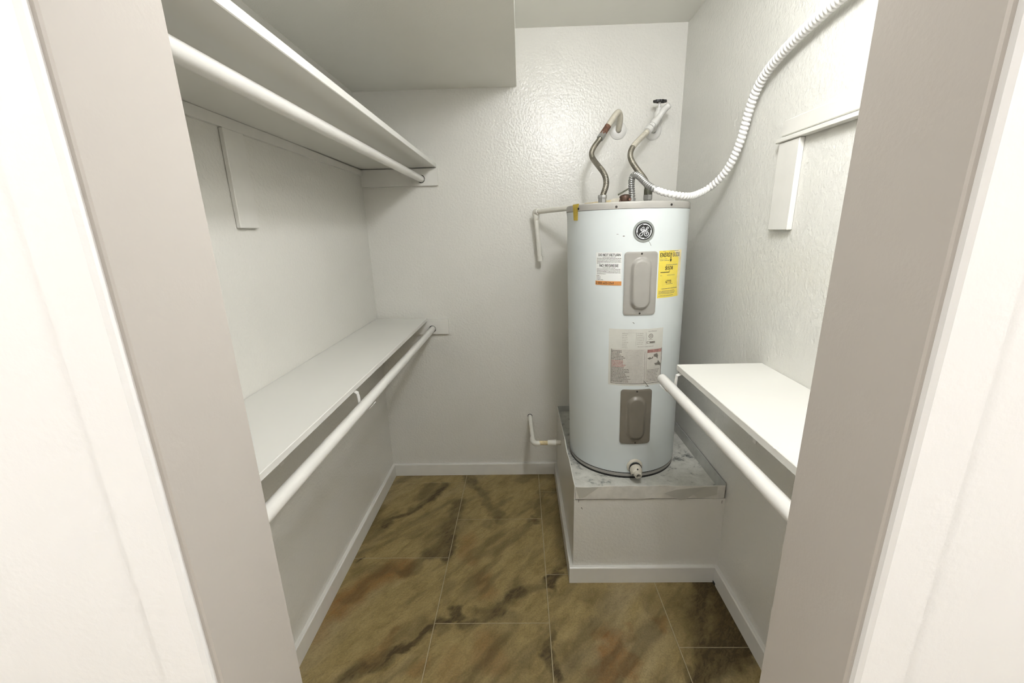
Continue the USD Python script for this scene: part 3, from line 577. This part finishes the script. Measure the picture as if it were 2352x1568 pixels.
g += lines(.167, .232, 1.3610, .0026, .0006) + lines(.175, .22, 1.3215, .002, .0006) + lines(.143, .15, 1.3215, .002, .0006) + lines(.172, .21, 1.2880, .0022, .0006)
g += lines(.151, .240, 1.2700, .0024, .0006)
for z in (1.2610, 1.2560, 1.2510): g += lines(.1385, .240, z, .0022, .0006, ragged=.2)
g += lines(.1385, .215, 1.2425, .0020, .0006)
part(es, 'small_print', wrap(join(g), 0), INKM)

# worn rating plate
rl = part(wh, 'rating_label', wrap(plate(-.0525, .1715, .8720, 1.1140, 0, .0004)), LABELC, label='worn cream rating sticker with faded warning panel')
part(rl, 'warning_panel', wrap(plate(-.0420, .1700, .8800, 1.0300, .0003, .0003)), LABELP)
fr = [plate(-.0420, .1700, .8800, .8820, .0006), plate(-.0425, -.0405, .8800, 1.0300, .0006), plate(.1680, .1700, .8800, 1.0300, .0006),
      plate(.0930, .0940, .8810, 1.0200, .0006), plate(.1005, .1012, .8810, 1.0200, .0006)]
for j in range(23):   # dark, dense print at the left, thinning to the right
    z = 1.0235 - j*.0061
    if not 7 <= j <= 11: fr += lines(-.0400, random.uniform(-.012, .012) + .0014*j, z, .0042, .0006)
for j in range(9): fr += lines(.104, .164, .9395 - j*.0062, .0026, .0006, ragged=.25)
part(rl, 'print_dark', wrap(join(fr), .02), INKM)
rd = []
part(rl, 'panel_heading', wrap(plate(.1030, .1665, 1.0135, 1.0265, .0006)), INKR)
for j in range(7, 12): rd += lines(-.0400, random.uniform(.003, .018), 1.0235 - j*.0061, .0050, .0006)
part(rl, 'print_red', wrap(join(rd), .02), INKR)
fd = []
for j in range(23): fd += lines(random.uniform(.01, .03), .0915, 1.0235 - j*.0061, .0022, .0006, ragged=.1)
for j in range(9): fd += lines(.000, .028, 1.0950 - j*.0072, .0030, .0005, ragged=.4)
for j in range(7): fd += lines(.058, .088, 1.0950 - j*.0072, .0030, .0005, ragged=.2)
fd += [plate(.000, .095, 1.0985, 1.0992, .0005), plate(.054, .0548, 1.046, 1.0985, .0005), plate(.0945, .0952, 1.046, 1.0985, .0005)]
fd += lines(.062, .128, 1.0410, .0045, .0005) + lines(.104, .140, 1.1040, .0055, .0005)
part(rl, 'print_faded', wrap(join(fd), .02), INKG)
ul = [flat(Point(.1150, 1.0830).buffer(.0098).difference(Point(.1150, 1.0830).buffer(.0078)), .0005), flat(Point(.1150, 1.0830).buffer(.0048).difference(Point(.1150, 1.0830).buffer(.0030)), .0005),
      flat(sbox(.098, 1.0530, .134, 1.0615).difference(sbox(.1, 1.0545, .111, 1.06)), .0005)] + lines(.106, .124, 1.0690, .002, .0005)
hand = unary_union([Polygon([(.132, 1.005), (.147, 1.009), (.152, .999), (.150, .985), (.144, .992), (.132, .996)]), Polygon([(.104, .990), (.115, .994), (.122, .990), (.130, .998), (.128, .988), (.112, .984)]),
                    Polygon([(.136, .966), (.150, .968), (.154, .978), (.160, .970), (.167, .962), (.166, .952), (.158, .957), (.142, .957)])])
part(rl, 'approval_mark', wrap(join(ul), .02), INKM)
for w in hand.geoms: part(rl, 'pictogram', wrap(flat(w, .0006), .02), INKM)

# scratches and scuffs
for pts, w in (([(.0870, 1.4540), (.0930, 1.4450), (.0980, 1.4350)], .0013), ([(.0395, 1.1415), (.0450, 1.1375)], .0022), ([(-.030, 1.4795), (-.024, 1.4795)], .0014), ([(-.0062, 1.4720), (-.002, 1.4722)], .003),
               ([(.0930, .8925), (.1060, .8760), (.1115, .8690)], .0026), ([(.1015, .8680), (.1160, .8665)], .0018)):
    part(wh, 'scratch', wrap(flat(LineString(pts).buffer(w/2), .0008 if pts[0][1] < .9 else .0001, .0002), .01), INKM)
# strip of yellow tape over the cap edge
part(wh, 'tape_strip', wrap(flat(Polygon([(-.2400, 1.5955), (-.1950, 1.5965), (-.2030, 1.580), (-.2045, 1.534), (-.2330, 1.5350), (-.2360, 1.570)]), .0025, .0006)), TAPEY, label='scrap of yellow tape')
part(wh, 'tape_strip', wrap(flat(Polygon([(-.2330, 1.580), (-.2020, 1.5870), (-.2010, 1.5740), (-.2130, 1.5620)]), .0033, .0006)), TAPEY)

# drain valve
def out(u, z): 
    n = heat(u, z, 1) - heat(u, z, 0); return n/np.linalg.norm(n)
dn = out(.068, .49) + np.array([0, 0, -.12]); du = heat(.068, .492, -.002)
dv = part(wh, 'drain_valve', lathe([(0, .0), (0, .0335), (.004, .0345), (.008, .031), (.010, .024)], du, out(.068, .49)), PLASTIC, 40, label='ivory plastic drain valve')
part(dv, 'valve_body', lathe([(.004, .0), (.004, .026), (.020, .0265), (.030, .0245), (.036, .020), (.040, .0165), (.056, .0155), (.058, .013), (.058, .009), (.040, .0088), (.040, 0)], heat(.070, .482, 0), dn), PLASTIC, 35)
part(dv, 'valve_gap', lathe([(.0045, .0), (.0045, .0285), (.0095, .0285), (.0095, 0)], heat(.070, .482, 0), dn), BLACK, 35)
nd = dn/np.linalg.norm(dn)
for a in (90, 205, -25):
    c = heat(.070, .482, 0) + nd*.037; s = np.cross(nd, [0, 0, 1]); s /= np.linalg.norm(s); w = np.cross(s, nd)
    d = -s*math.cos(math.radians(a)) + w*math.sin(math.radians(a))
    part(dv, 'slot', lathe([(0, 0), (0, .0032), (.003, .0032), (.003, 0)], c + d*.0185, d + nd*.5, 10), BLACK)
part(dv, 'outlet', lathe([(0, 0), (0, .009), (.002, 0)], heat(.070, .482, 0) + nd*.041, dn, 20), BLACK)

# fittings on the top
TY = 1.905; ZT = CAPZ1
part(wh, 'hot_nipple', lathe([(-.01, 0), (-.01, .0135), (.006, .0135), (.008, .011), (.016, .011)], (.343, TY, ZT), (0, 0, 1)), GALV, 40)
part(wh, 'cold_nipple', lathe([(-.01, 0), (-.01, .0150), (.006, .0150), (.008, .012), (.016, .012)], (.531, TY, ZT), (0, 0, 1)), GALV, 40)
rv = part(wh, 'relief_valve', lathe([(-.01, 0), (-.01, .017), (.008, .0175), (.018, .0215), (.026, .0225), (.034, .021), (.038, .016), (.041, 0)], (.436, TY-.015, ZT), (-.12, 0, 1)), BRASS, 35, label='dark brass relief valve')
part(rv, 'lever', cbox((-.023, -.004, -.003), (.024, .004, .003), .0015).apply_transform(trimesh.transformations.rotation_matrix(-.50, (0, 1, 0))).apply_translation((.424, TY-.018, ZT+.049)), DARKMET)
part(rv, 'valve_nut', lathe([(0, 0), (0, .006), (.006, .0055), (.006, 0)], (.447, TY-.037, ZT+.018), (.2, -1, .1), 12), COPPER)
part(rv, 'outlet_boss', lathe([(0, .014), (.024, .013), (.026, 0)], (.425, TY-.012, ZT+.012), (-1, .25, 0)), BRASS, 40)

# ================================================================ PIPES AND HOSES
dp = thing('discharge_pipe', 'thin white plastic pipe running left from the tank top to a short drop', 'pipe', loc=(.07, 2.39, 1.34))
a, b, c = np.array((.404, 1.900, 1.605)), np.array((.080, 2.375, 1.594)), np.array((.1045, 2.388, 1.345))
dirn = (b-a)/np.linalg.norm(b-a); dn2 = (c-b)/np.linalg.norm(c-b)
part(dp, 'long_run', tube([a, a + (b-a)*.5, b], .0125), PVC, 40)
part(dp, 'stained_length', tube([a + dirn*.004, a + dirn*.19], .0129), PVCY, 40, label='yellowed length beside the valve')
part(dp, 'adapter', tube([a - dirn*.016, a + dirn*.022], .0165), PLASTIC, 40)
el = spline([b - dirn*.028, b - dirn*.008, b + dirn*.002 + dn2*.004, b + dn2*.014, b + dn2*.032], 20)[0]
part(dp, 'elbow', tube(el, .0160), PVC, 40)
part(dp, 'drop', tube([b + dn2*.02, c], .0125), PVC, 40)
part(dp, 'coupling', tube([c - dn2*.020, c + dn2*.004], .0160), PVC, 40)

def escutcheon(p, c, r=.043):
    part(p, 'escutcheon', lathe([(0, .0), (0, r), (.004, r), (.010, r*.86), (.014, r*.6), (.015, .014)], c, (0, -1, 0), 36), PIPEW, 40)
s1 = thing('supply_pipe', 'cream painted pipe stub bending out of the wall left of the shut-off valve', 'pipe', loc=(.513, D, 1.985))
escutcheon(s1, (.512, D, 1.985))
hs = [(.512, D-.002, 1.985), (.510, 2.415, 2.005), (.503, 2.378, 2.038), (.488, 2.352, 2.046), (.468, 2.338, 2.026), (.447, 2.329, 1.998), (.432, 2.322, 1.976)]
q, _ = spline(hs, 50); part(s1, 'bent_pipe', tube(q, .0145), PIPEC, 40)
part(s1, 'rusted_collar', tube(spline([(.436, 2.324, 1.982), (.421, 2.317, 1.961), (.406, 2.310, 1.940)], 12)[0], .0150), COPPER, 40, label='rusted copper collar')
h1 = thing('water_hose', 'left corrugated steel hose with a bare smooth bend, under the cream pipe', 'hose', loc=(.343, TY, 1.60))
H1 = [(.404, 2.308, 1.936), (.380, 2.282, 1.905), (.352, 2.236, 1.868), (.338, 2.190, 1.836), (.341, 2.140, 1.805), (.352, 2.085, 1.773), (.364, 2.020, 1.737), (.367, 1.965, 1.700), (.357, 1.925, 1.660), (.345, 1.908, 1.632), (.343, TY, 1.618)]
part(h1, 'corrugated_tube', ribbed(H1, .0122, .0082, .0042, spiral=False, smooth_part=(.42, .60)), STAIN2, True)
part(h1, 'hose_nut', tube(spline([(.412, 2.313, 1.947), (.403, 2.307, 1.934), (.392, 2.297, 1.920)], 8)[0], .0168, 6), GALV, False)
part(h1, 'hose_nut', lathe([(0, 0), (0, .0155), (.004, .0165), (.018, .0165), (.024, .0185), (.034, .0175), (.034, 0)], (.343, TY, ZT+.006), (0, 0, 1), 8), GALV, False)

s2 = thing('shutoff_valve', 'white painted shut-off valve with dark round handle on the back wall', 'valve', loc=(.692, D, 1.98))
escutcheon(s2, (.690, D, 1.978))
part(s2, 'pipe_stub', tube(spline([(.690, D-.002, 1.978), (.692, 2.415, 1.998), (.694, 2.385, 2.020)], 14)[0], .0150), PIPEW, 40)
part(s2, 'bent_pipe', tube(spline([(.725, 2.340, 2.064), (.708, 2.352, 2.048), (.690, 2.356, 2.022), (.668, 2.345, 1.996), (.645, 2.330, 1.972)], 24)[0], .0150), PIPEW, 40)
part(s2, 'tee_body', lathe([(0, 0), (0, .017), (.012, .022), (.030, .022), (.040, .015), (.052, .0135), (.054, 0)], (.690, 2.372, 2.012), (.02, -.05, 1)), PIPEW, 40)
part(s2, 'collar', tube([(.671, 2.346, 2.000), (.655, 2.336, 1.982)], .0185), PIPEW, 40)
part(s2, 'collar', tube([(.640, 2.327, 1.966), (.625, 2.316, 1.950)], .0195), PIPEW, 40)
part(s2, 'end_cap', lathe([(-.004, .0152), (.004, .0147), (.0095, .011), (.0125, 0)], (.725, 2.340, 2.064), (.017, -.012, .016)), PIPEW, 40)
part(s2, 'stem', lathe([(0, .006), (.03, .006)], (.691, 2.370, 2.062), (.02, -.05, 1), 16), PIPEW, 40)
ha = np.linspace(0, 2*np.pi, 65)[:-1]; rr = .0315*(1 + .07*np.cos(8*ha))
hp_ = Polygon(np.c_[rr*np.cos(ha), rr*np.sin(ha)])
for k in range(4): hp_ = hp_.difference(Point(.018*math.cos(k*math.pi/2+.4), .018*math.sin(k*math.pi/2+.4)).buffer(.0058))
hm = extrude(hp_, .008); hm.apply_transform(trimesh.transformations.rotation_matrix(.10, (1, .4, 0))); hm.apply_translation((.692, 2.367, 2.088))
part(s2, 'handle', hm, BLACK, label='dark handle with a paint-splashed rim')
top_h = extrude(Polygon(np.c_[rr*np.cos(ha)*.98, rr*np.sin(ha)*.98]).difference(Point(0, 0).buffer(.022)), .0015); top_h.apply_transform(trimesh.transformations.rotation_matrix(.10, (1, .4, 0))); top_h.apply_translation((.692, 2.367, 2.0965))
part(s2, 'handle_rim', top_h, PIPEW)
h2 = thing('water_hose', 'right corrugated steel hose, greenish low down, under the shut-off valve', 'hose', loc=(.531, TY, 1.60))
H2 = [(.628, 2.318, 1.952), (.600, 2.296, 1.927), (.566, 2.262, 1.897), (.532, 2.214, 1.863), (.512, 2.165, 1.829), (.506, 2.115, 1.796), (.512, 2.062, 1.760), (.522, 2.010, 1.726), (.531, 1.960, 1.692), (.534, 1.925, 1.660), (.532, TY, 1.632)]
part(h2, 'corrugated_tube', ribbed(H2, .0128, .0080, .0040, spiral=False), STAIN2, True)
part(h2, 'painted_length', ribbed(H2[:4], .0131, .0080, .0036, spiral=False), PIPEC, True, label='paint-splashed upper length')
part(h2, 'hose_nut', lathe([(0, 0), (0, .015), (.012, .0155), (.014, .0175), (.030, .0175), (.034, .0165), (.034, 0)], (.531, TY, ZT+.004), (0, 0, 1), 8), GALV, False)
part(h2, 'ferrule', lathe([(0, .0165), (.020, .0168), (.034, .0140), (.036, 0)], (.531, TY, ZT+.036), (0, 0, 1)), DARKMET, 40, label='corroded greenish ferrule')

fc = thing('flexible_conduit', 'white ribbed cable conduit sagging from the tank top up along the right wall', 'conduit', loc=(.464, TY, 1.6))
CA = [(.462, 1.895, 1.615), (.461, 1.897, 1.650), (.458, 1.893, 1.685), (.461, 1.880, 1.704), (.471, 1.860, 1.703), (.485, 1.832, 1.684), (.505, 1.800, 1.657), (.528, 1.775, 1.640)]
CB = [(.520, 1.783, 1.645), (.545, 1.760, 1.630), (.590, 1.750, 1.618), (.640, 1.765, 1.613), (.700, 1.815, 1.623), (.745, 1.830, 1.643), (.775, 1.800, 1.676), (.797, 1.755, 1.738), (.806, 1.722, 1.812), (.806, 1.690, 1.888), (.806, 1.650, 1.943), (.806, 1.535, 1.998), (.806, 1.415, 2.023), (.806, 1.20, 2.045), (.806, .95, 2.06)]
part(fc, 'bare_section', ribbed(CA, .0134, .0092, .0052), GALV, True, label='bare galvanised section beside the relief valve')
part(fc, 'painted_section', ribbed(CB, [.0132, .0140, .0150, .0158, .0162, .0165, .0165, .0165], .0142, .0062), CONDW, True)
part(fc, 'connector', lathe([(0, 0), (0, .0175), (.008, .0175), (.009, .0155), (.024, .0155), (.026, .0125), (.026, 0)], (.462, 1.895, ZT), (0, 0, 1), 24), GALV, 40)

lp = thing('drain_pipe', 'short white plastic pipe elbow from the back wall into the platform side', 'pipe', loc=(.037, D, .39))
e = np.array((.052, 2.215, .338)); w0 = np.array((.037, D+.002, .398)); e2 = np.array((PX-.004, 2.190, .352))
d0 = (e-w0)/np.linalg.norm(e-w0); d1 = (e2-e)/np.linalg.norm(e2-e)
part(lp, 'wall_leg', tube([w0, e], .0120), PVC, 40)
part(lp, 'elbow', tube(spline([e - d0*.045, e - d0*.012, e + d1*.008, e + d1*.034], 18)[0], .0155), PVC, 40)
part(lp, 'stained_joint', tube([e + d1*.030, e + d1*.085], .0122), PVCY, 40, label='stained length between the fittings')
part(lp, 'coupling', tube([e + d1*.083, e + d1*.130], .0162), PVC, 40)
part(lp, 'threaded_end', tube([e + d1*.128, e2 + d1*.006], .0135, 10), PIPEC, False)
part(lp, 'wall_collar', lathe([(0, .0145), (.002, .014), (.003, .012)], (.037, D, .398), (0, -1, -.2), 24), HOLE, 40)

# ================================================================ SHELVES, RODS, CLEATS
YN = YF1   # near ends meet the front wall
def shelf(label, x0, x1, y0, y1, z0, z1): 
    s = thing('wall_shelf', label, 'shelf', loc=((x0+x1)/2, (y0+y1)/2, z0))
    part(s, 'board', cbox((x0, y0, z0), (x1, y1, z1), .0016), SHELF)
    return s
u_sh = shelf('upper white closet shelf high on the left wall', XL+.001, -.4405, YN, D-.0015, 1.8335, 1.8540)
l_sh = shelf('lower white closet shelf at waist height on the left wall', XL+.001, -.5480, YN, D-.0225, 1.0110, 1.0300)
r_sh = shelf('short white closet shelf on the right wall in front of the tank', .5370, XR-.001, YN, 1.4445, 1.0180, 1.0386)
part(r_sh, 'chipped_spot', trimesh.creation.icosphere(2, .006).apply_scale([1, 1.4, .5]).apply_translation((.541, .845, 1.0375)), SHELF, True)

RR = .0172
def rod(label, x, z, y0, y1):
    r = thing('closet_rod', label, 'rod', loc=(x, (y0+y1)/2, z))
    n = 4
    part(r, 'pole', lathe([(0, 0), (.0, RR-.002), (.0015, RR), (y1-y0-.0015, RR), (y1-y0, RR-.002), (y1-y0, 0)], (x, y0, z), (0, 1, 0), 40), ROD, 40)
rod('white hanging rod beneath the upper left shelf', -.5230, 1.7780, YN, D-.006)
rod('white hanging rod in front of the lower left shelf', -.5225, .9630, YN, D-.006)
rod('white hanging rod in front of the short right shelf', .5070, .9690, YN, 1.497)

def block(label, x0, x1, z0, z1, rx, rz, y=D, th=.020):
    """board on the back wall, bored for the rod"""
    b = thing('rod_block', label, 'cleat', loc=((x0+x1)/2, y, (z0+z1)/2))
    prof = sbox(x0, z0, x1, z1).difference(Point(rx, rz).buffer(RR+.0035, quad_segs=12))
    m = extrude(prof, th); v = m.vertices
    part(b, 'board', trimesh.Trimesh(np.c_[v[:, 0], y - v[:, 2], v[:, 1]], m.faces, process=False), TRIM)
    part(b, 'bore', lathe([(0, 0), (0, RR+.0034), (.0008, RR+.0034), (.0008, 0)], (rx, y-.0008, rz), (0, 1, 0), 32), HOLE)
block('small white board on the back wall holding the upper rod end', XL+.001, -.4345, 1.7440, 1.8290, -.5230, 1.7780)
block('small white board on the back wall holding the lower rod end', XL+.001, -.4290, .9325, 1.0200, -.5225, .9630)

lc = thing('shelf_cleat', 'white wall cleat with an upright board under the upper left shelf', 'cleat', loc=(XL, 1.4, 1.53))
part(lc, 'long_board', prism_x([(YN, 1.8020), (D-.021, 1.8020), (D-.021, 1.8265), (1.75, 1.8325), (YN, 1.8325)], XL+.0005, XL+.012), TRIM)
part(lc, 'upright_board', cbox((XL+.0005, 1.3170, 1.5280), (XL+.015, 1.4110, 1.8015), .002), TRIM)
rc = thing('shelf_cleat', 'white wall cleat with an upright board high on the right wall', 'cleat', loc=(XR, 1.43, 1.48))
part(rc, 'long_board', cbox((XR-.009, YN, 1.7640), (XR-.0005, 1.4980, 1.8080), .002), TRIM)
part(rc, 'ledge_strip', cbox((XR-.022, YN, 1.7440), (XR-.0005, 1.5040, 1.7570), .002), TRIM)
part(rc, 'upright_board', cbox((XR-.017, 1.3850, 1.4830), (XR-.0005, 1.4900, 1.7435), .002), TRIM)

def strap(profile, y0, y1, th=.0022):
    return prism_y(list(LineString(profile).buffer(th/2, cap_style=2, quad_segs=3).exterior.coords)[:-1], y0, y1)
def bracket(label, xw, s, y, rx, rz, zsh, xf):
    """pressed steel shelf and rod bracket on the wall at xw, reaching in direction s"""
    b = thing('shelf_bracket', label, 'bracket', loc=(xw, y, zsh-.26))
    part(b, 'wall_leg', cbox((xw+s*.0005, y-.011, zsh-.275), (xw+s*.004, y+.011, zsh-.003), .001), STEEL_W)
    part(b, 'shelf_arm', cbox((xw+s*.004, y-.010, zsh-.0045), (xf-s*.012, y+.010, zsh-.001), .001), STEEL_W)
    part(b, 'strut', strap([(xw+s*.004, zsh-.235), (xw+s*.05, zsh-.19), (xf-s*.05, zsh-.02), (xf-s*.02, zsh-.0055)], y-.009, y+.009, .003), STEEL_W)
    g = RR + .003
    hook = [(xf-s*.014, zsh-.003), (rx-s*(g+.004), zsh-.012), (rx-s*(g+.001), rz)] + [(rx - s*g*math.cos(a), rz - g*math.sin(a)) for a in np.linspace(.15, 2.5, 14)]
    hook += [(rx + s*(g+.003), rz-.006), (rx + s*(g+.009), rz+.001)]
    part(b, 'rod_hook', strap(hook, y-.009, y+.009), STEEL_W)
bracket('white steel bracket hooking the lower left rod', XL, 1, 1.318, -.5225, .9630, 1.0110, -.5480)
bracket('white steel bracket hooking the right rod end', XR, -1, 1.420, .5070, .9690, 1.0180, .5370)
